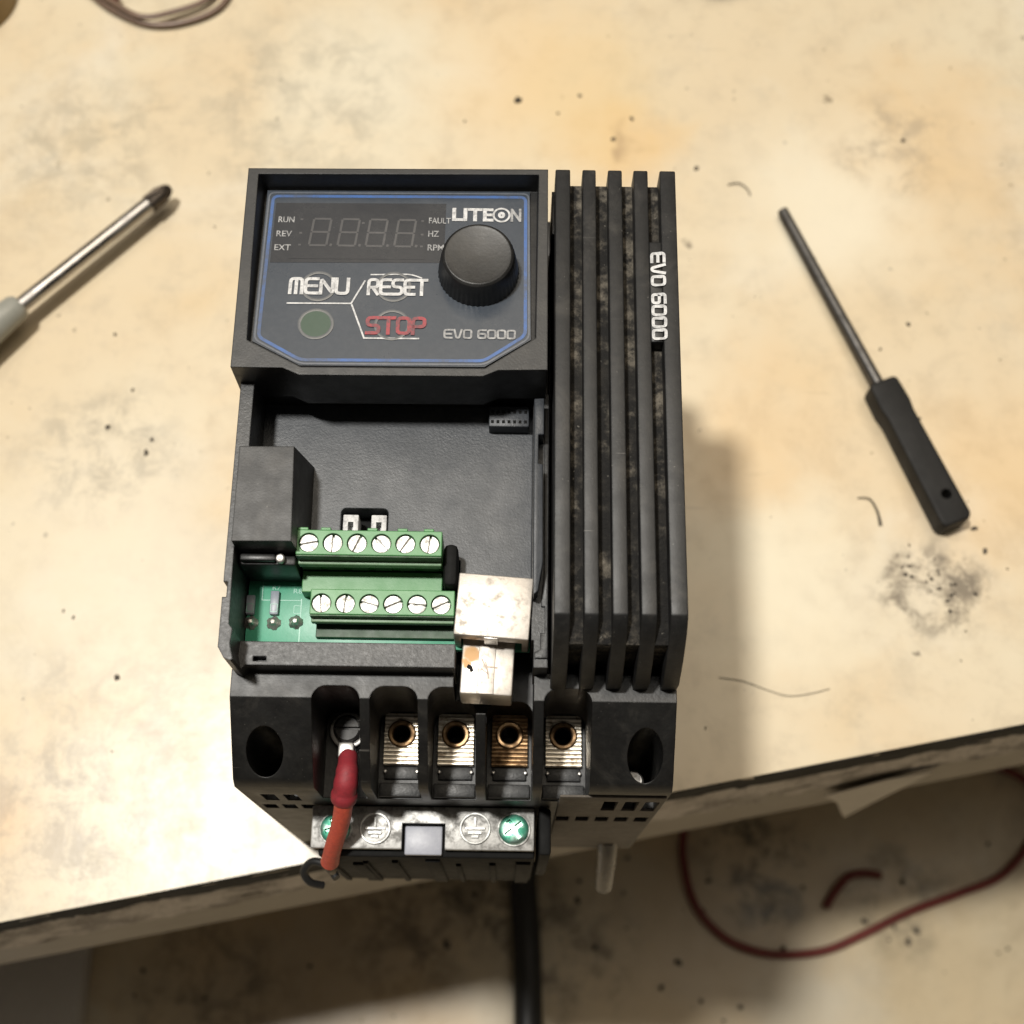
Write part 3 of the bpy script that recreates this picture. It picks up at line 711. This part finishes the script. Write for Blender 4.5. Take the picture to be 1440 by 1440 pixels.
obj('logo_roundel', b, 'white', kpn, flat=True)
obj('logo_lettering', typed('N', -1.0, .8, 125.3, 128.0, pz, .15, .035), 'greyprint', kpn, flat=True)
obj('lettering', strokes('MENU', -37.1, -27.6, 110.4, 113.2, .58, pz, .17), 'white', kpn, flat=True)
obj('lettering', strokes('RESET', -24.2, -14.7, 110.4, 113.2, .56, pz, .17), 'white', kpn, flat=True)
obj('lettering', strokes('STOP', -24.0, -14.7, 102.9, 105.8, .62, pz, .17), 'red', kpn, flat=True)
obj('lettering', strokes('EVO 6000', -11.4, .0, 102.2, 103.7, .34, pz, .14, .34, False, .3), 'greyprint', kpn, flat=True)
b = new(); ribbon(b, [(-37.3, 108.4), (-26.9, 108.5), (-24.9, 112.9)], .28, pz, .13)
ribbon(b, [(-26.75, 108.2), (-24.4, 101.9), (-15.6, 101.95)], .28, pz, .135)
ribbon(b, rounded([(-23.9, 114.2), (-17.4, 114.4), (-15.6, 113.7)], 1.0), .25, pz, .13)  # curved reflection above RESET, drawn in as a white stroke
obj('divider_and_reflection', b, 'white', kpn, flat=True)
for x, y, mm in ((-32.5, 111.8, 'film'), (-20.1, 111.9, 'film'), (-32.4, 104.5, 'greenbutton'), (-20.0, 104.5, 'film')):
    bb = annulus(2.45, 2.95, (x, y), 0, .16, 40)
    for v in bb.verts: v.co.z += pz(v.co.x, v.co.y)-.02
    bt = obj('button', bb, 'film', kpn)
    if mm == 'greenbutton':
        d = sheet([(x+2.5*math.cos(t*math.pi/16), y+2.5*math.sin(t*math.pi/16)) for t in range(32)], pz, .11)
        obj('button_cap', d, 'greenbutton', bt, flat=True)
kz = pz(0, 115)
def knurl(r, k, i): return r*(1-.022*(k % 2)) if i in (1, 2) else r
kb = lathe([(6.3, 0), (6.75, .05), (6.05, 5.0), (5.8, 5.7), (5.35, 6.05), (4.9, 5.95), (.01, 5.75)], (-6.15, 114.9, kz), 96, fn=knurl)
kn = obj('knob', kb, 'knob', drive)

# ================================================================== THINGS ON AND AROUND THE DRIVE
pl = empty('usb_plug', (-3.5, 51, 84), 'bare metal plug shell with an orange rust flake, pushed into the metal socket', 'connector')
m4 = Matrix.Translation((-3.6, 51.2, 0)) @ Matrix.Rotation(math.radians(-2.5), 4, 'Z')
obj('shell', xform(box(-4.2, 4.2, -4.3, 5.2, 84.2, 92, .35), m4), 'plugmetal', pl)
obj('seam_strip', xform(box(-1.5, 1.2, -4.2, 6.2, 91.9, 92.18, .05), m4), 'usb', pl)
b = new(); zz = lambda x, y: 92.2
ribbon(b, [(-.3, .9), (.3, -1.6)], .22, zz, .01); ribbon(b, [(-.95, 1.4), (-.3, .2), (1.5, .15)], .22, zz, .016); ribbon(b, [(-.9, -.2), (.1, -.9)], .2, zz, .022)
obj('trident_mark', xform(b, m4), 'tip', pl, flat=True)
rng = random.Random(4)
def blot(x, y, r, n=14, k=.35): return [(x+r*(1+rng.uniform(-k, k))*math.cos(2*math.pi*t/n), y+r*(1+rng.uniform(-k, k))*math.sin(2*math.pi*t/n)) for t in range(n)]
obj('black_chip', xform(sheet(blot(-2.7, -.1, .5, 9, .6), zz, -.12), m4), 'deep', pl, flat=True)

rw = empty('red_wire', (-29, 33, 58), 'short red wire with a crimped red sleeve hanging from the leftmost power terminal', 'wire')
obj('sleeve', tube([(-27.3, 40.4, 72.6), (-27.1, 38.2, 74.2), (-27.1, 36.2, 74.9), (-27.4, 34.2, 73.8), (-27.7, 33.0, 72.2)], lambda t: 1.55+.45*min(1, t*1.8)+.05*math.sin(t*23)+(.22 if .80 < t < .97 else 0), 20), 'redsleeve', rw)
obj('insulation', tube([(-27.2, 35.5, 75.0), (-27.6, 32.5, 72.4), (-28.5, 29.5, 68), (-30.2, 26.3, 62), (-31.3, 24.2, 57.0)], lambda t: 1.62-.1*t+.16*max(0, t-.85)*6, 18), 'redwire', rw)
obj('copper_end', tube([(-31.2, 24.5, 57.5), (-31.5, 23.6, 55), (-31.4, 23.1, 52.5)], .9, 10), 'tip', rw)
ringt = annulus(1.5, 3.1, (-27.7, 44.9), 70.3, 71.2, 32); join(ringt, box(-29.0, -26.2, 39.6, 42.4, 70.3, 74.0, .5))
obj('ring_terminal', ringt, 'steel', rw)
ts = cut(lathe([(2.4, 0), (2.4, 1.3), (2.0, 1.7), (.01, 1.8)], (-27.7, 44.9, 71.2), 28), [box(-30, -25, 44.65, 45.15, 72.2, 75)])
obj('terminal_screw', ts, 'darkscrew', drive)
obj('wire_clip', tube([(-31.5, 22.5, 44), (-33.5, 24.8, 43), (-36.4, 25.6, 42), (-38.2, 24.0, 40), (-37.2, 22.2, 38), (-35.0, 21.8, 36)], .75, 12), 'cable', label='thin black loop of wire beside the cut end of the red wire', cat='wire')

# small black screwdriver, right
sd = empty('screwdriver', (97, 125, 0), 'small black screwdriver with a flat sided drilled handle, lying to the right of the drive', 'screwdriver')
ax = Vector((102.3-68.0, 110.0-192.8)).normalized(); ang = math.atan2(ax.y, ax.x)
m4 = Matrix.Translation((68.0, 192.8, 0)) @ Matrix.Rotation(ang, 4, 'Z')
obj('blade', xform(tube([(0, 0, 1.9), (3, 0, 2.0), (30, 0, 2.6), (56, 0, 3.4)], lambda t: 1.3+.3*t, 16), m4), 'blade', sd)
hb = prism([(53.2, -3.4), (54.0, -4.2), (60, -4.4), (63, -3.9), (91, -4.5), (92.2, -3.6), (92.2, 3.6), (91, 4.5), (63, 4.2), (60, 4.7), (54.0, 4.4), (53.2, 3.4)], .2, 7.6, 1.1, 'z', 3)
xform(hb, Matrix.Diagonal((1, .86, .9, 1)))
obj('handle', xform(cut(hb, [cyl((85.0, .6), 1.25, -3, 12, 20)]), m4), 'handleblack', sd)

# larger screwdriver, left
sl_ = empty('screwdriver', (-108, 172, 0), 'steel shafted cross tip screwdriver with a pale grey handle, pointing in from the left edge', 'screwdriver')
p0 = Vector((-88.2, 194.2)); p1 = Vector((-122.8, 157.6)); ax = (p1-p0).normalized(); ang = math.atan2(ax.y, ax.x)
m4 = Matrix.Translation((p0.x, p0.y, 0)) @ Matrix.Rotation(ang, 4, 'Z')
obj('shaft', xform(tube([(6.5, 0, 6.2), (25, 0, 6.6), (60, 0, 7.4)], 1.95, 24), m4), 'shaft', sl_)
ti = lathe([(.9, 0), (1.7, 1.2), (2.3, 3.2), (2.35, 7.0)], (0, 0, 0), 24, fn=lambda r, k, i: r*(1-.28*((k//2) % 3 == 0)) if i < 3 else r)
obj('tip', xform(ti, m4 @ Matrix.Translation((-.6, 0, 6.0)) @ Matrix.Rotation(math.pi/2, 4, 'Y')), 'tip', sl_)
ha = lathe([(2.5, 0), (3.3, 1.2), (3.8, 7), (4.4, 14), (7.8, 27), (10.5, 50), (10.5, 90), (8, 98)], (0, 0, 0), 30, fn=lambda r, k, i: r*(1-.06*(k % 5 == 0)) if i > 3 else r)
obj('handle', xform(ha, m4 @ Matrix.Translation((47, 0, 7.6)) @ Matrix.Rotation(math.radians(90), 4, 'Y')), 'handlegrey', sl_)

# things at the far side of the bench
w = empty('wire_coil', (-98, 256, 0), 'loop of thin grey brown wires with a red end, far left on bench', 'wire')
obj('strand', tube([(-118, 259.5, 1.2), (-110, 253, 1.3), (-100, 248.6, 1.2), (-90, 249.6, 1.2), (-81, 255, 1.2), (-77, 266, 1.2)], .85, 10), 'greywire', w)
obj('strand', tube([(-121, 261, 1.2), (-112, 255.6, 3.0), (-102, 249.6, 3.2), (-93, 251.8, 2.6), (-84, 257, 2.2), (-80, 268, 1.2)], .8, 10), 'greywire', w)
obj('red_end', tube([(-120, 262.5, 1.4), (-113, 257.5, 2.8), (-108.5, 255.4, 3.2)], 1.3, 10), 'darkred', w)
obj('tape_roll', join(annulus(9, 15, (-152.0, 257.5), 0, 8, 48), annulus(8.6, 9, (-152, 257.5), 0, 8.2, 48)), 'ochre', label='ochre tape roll at the far left corner, only its edge in view', cat='tape')
obj('round_cap', lathe([(10, 0), (10.5, .6), (10.5, 4.2), (9.8, 5), (.01, 5)], (55.0, 271.6, 0), 40), 'cable', label='dark round cap lying at the far edge of the view above the ribbed side', cat='cap')

# scraps, hair and crumbs on the bench top
obj('metal_curl', tube([(82.0, 115.6, .3), (84.8, 115.3, .5), (86.4, 112.4, .4), (87.0, 108.8, .3)], lambda t: .15+.28*t*t, 8), 'crumb', label='tiny dark curl of swarf below the small black screwdriver', cat='swarf')
obj('metal_curl', tube([(54.5, 201.6, .3), (57.4, 202.0, .5), (59.6, 200.2, .4), (60.2, 198.4, .3)], .15, 8), 'crumb', label='short curved fibre above the blade tip of the small screwdriver', cat='fibre')
obj('hair', tube([(47.5, 71.6, .2), (53, 70.8, .2), (58, 69.0, .2), (63, 67.6, .2), (68, 68.2, .2), (72.5, 69.4, .2)], .09, 6), 'crumb', label='thin curved hair on the bench in front of the shadow on the right', cat='hair')
cr = new(); rr = random.Random(11)
def crumb(x, y, s):
    s *= .8; p = bmesh.ops.create_icosphere(cr, subdivisions=1, radius=s)
    ca = rr.uniform(0, 6.28); st = rr.uniform(.5, 1.7)
    for v in p['verts']:
        q = v.co*(1+rr.uniform(-.3, .3)); q.x *= st
        v.co = Vector((x+q.x*math.cos(ca)-q.y*math.sin(ca), y+q.x*math.sin(ca)+q.y*math.cos(ca), max(0.02, s*.45+q.z*.6)))
for x, y, s in ((-.2, 226.6, 1.25), (10.6, 222.8, .7), (16.2, 228.5, .5), (-14, 220, .5), (25, 215, .8), (101, 216, .7), (98.5, 136.5, .6), (-88.9, 69.6, .8), (-88, 124.5, .7), (-99, 156, .6), (44, 60, .5),
                (109, 108.4, .7), (111.0, 102.8, .7), (-118, 171, .8), (-98, 131, .8), (30, 221.5, .6), (46.5, 206.5, .8), (-87, 128, .6), (-100.5, 83.5, .6), (-103, 85, .5), (90.4, 155, .6), (98, 162, .7), (-93, 141, .6), (-77, 187, .4), (104, 121, .6)):
    crumb(x, y, s)
for _ in range(40):
    a = rr.uniform(0, 6.28); q = rr.gauss(0, 1)
    t = rr.uniform(-1, 1)
    crumb(98+t*8+rr.gauss(0, 1.8), 95-t*3.5+rr.gauss(0, 2.8), rr.uniform(.15, .6))
for _ in range(80):
    x = rr.uniform(-140, 140); y = rr.uniform(50, 258)
    if -50 < x < 32 and y < 145: continue
    crumb(x, y, rr.uniform(.1, .3))
obj('crumbs', cr, 'crumb', label='dark crumbs and swarf scattered over the bench top', kind='stuff')

def fs(pts): return [(p[0]*FS, p[1]*FS, p[2]) for p in pts]
# on the floor below
obj('black_cable', tube(fs([(4.5, 150, ZF+5.6), (5.2, 80, ZF+5.6), (5.6, 45, ZF+5.6), (7.6, 15, ZF+5.6), (8.0, -30, ZF+5.6), (7, -90, ZF+5.6), (2, -200, ZF+5.6)]), 5.0, 18), 'cable', label='thick black cable running across the floor from under the bench', cat='cable')
z = ZF+2.2
obj('floor_wire', tube(fs([(70, 90, z), (63.5, 62, z), (63.0, 50, z), (66.5, 36, z), (75.5, 25.6, z), (86, 20.8, z), (97.5, 19.4, z), (112, 21.2, z), (126, 27, z), (142, 34.5, z), (160, 41, z), (176, 47.5, z), (188, 60, z), (193, 74, z), (186, 82, z+2), (172, 88, z)]), 1.45, 12), 'darkred', label='long maroon wire curving over the floor under the right part of the bench', cat='wire')
obj('wire_offcut', tube(fs([(112.6, 35.6, z), (117, 42, z), (122, 46.6, z+1), (128, 47.4, z+.5), (133, 46.8, z)]), lambda t: 1.6-.3*t, 12), 'darkred', label='short bent maroon wire offcut inside the curve of the long wire', cat='wire')
fc = random.Random(5); cr = new(); rr = fc
for _ in range(90): crumb(rr.uniform(-130, 190), rr.uniform(-40, 60), rr.uniform(.4, 1.6))
for v in cr.verts: v.co.z += ZF
obj('floor_crumbs', cr, 'crumb', label='dark dirt crumbs scattered on the floor below the bench', kind='stuff')
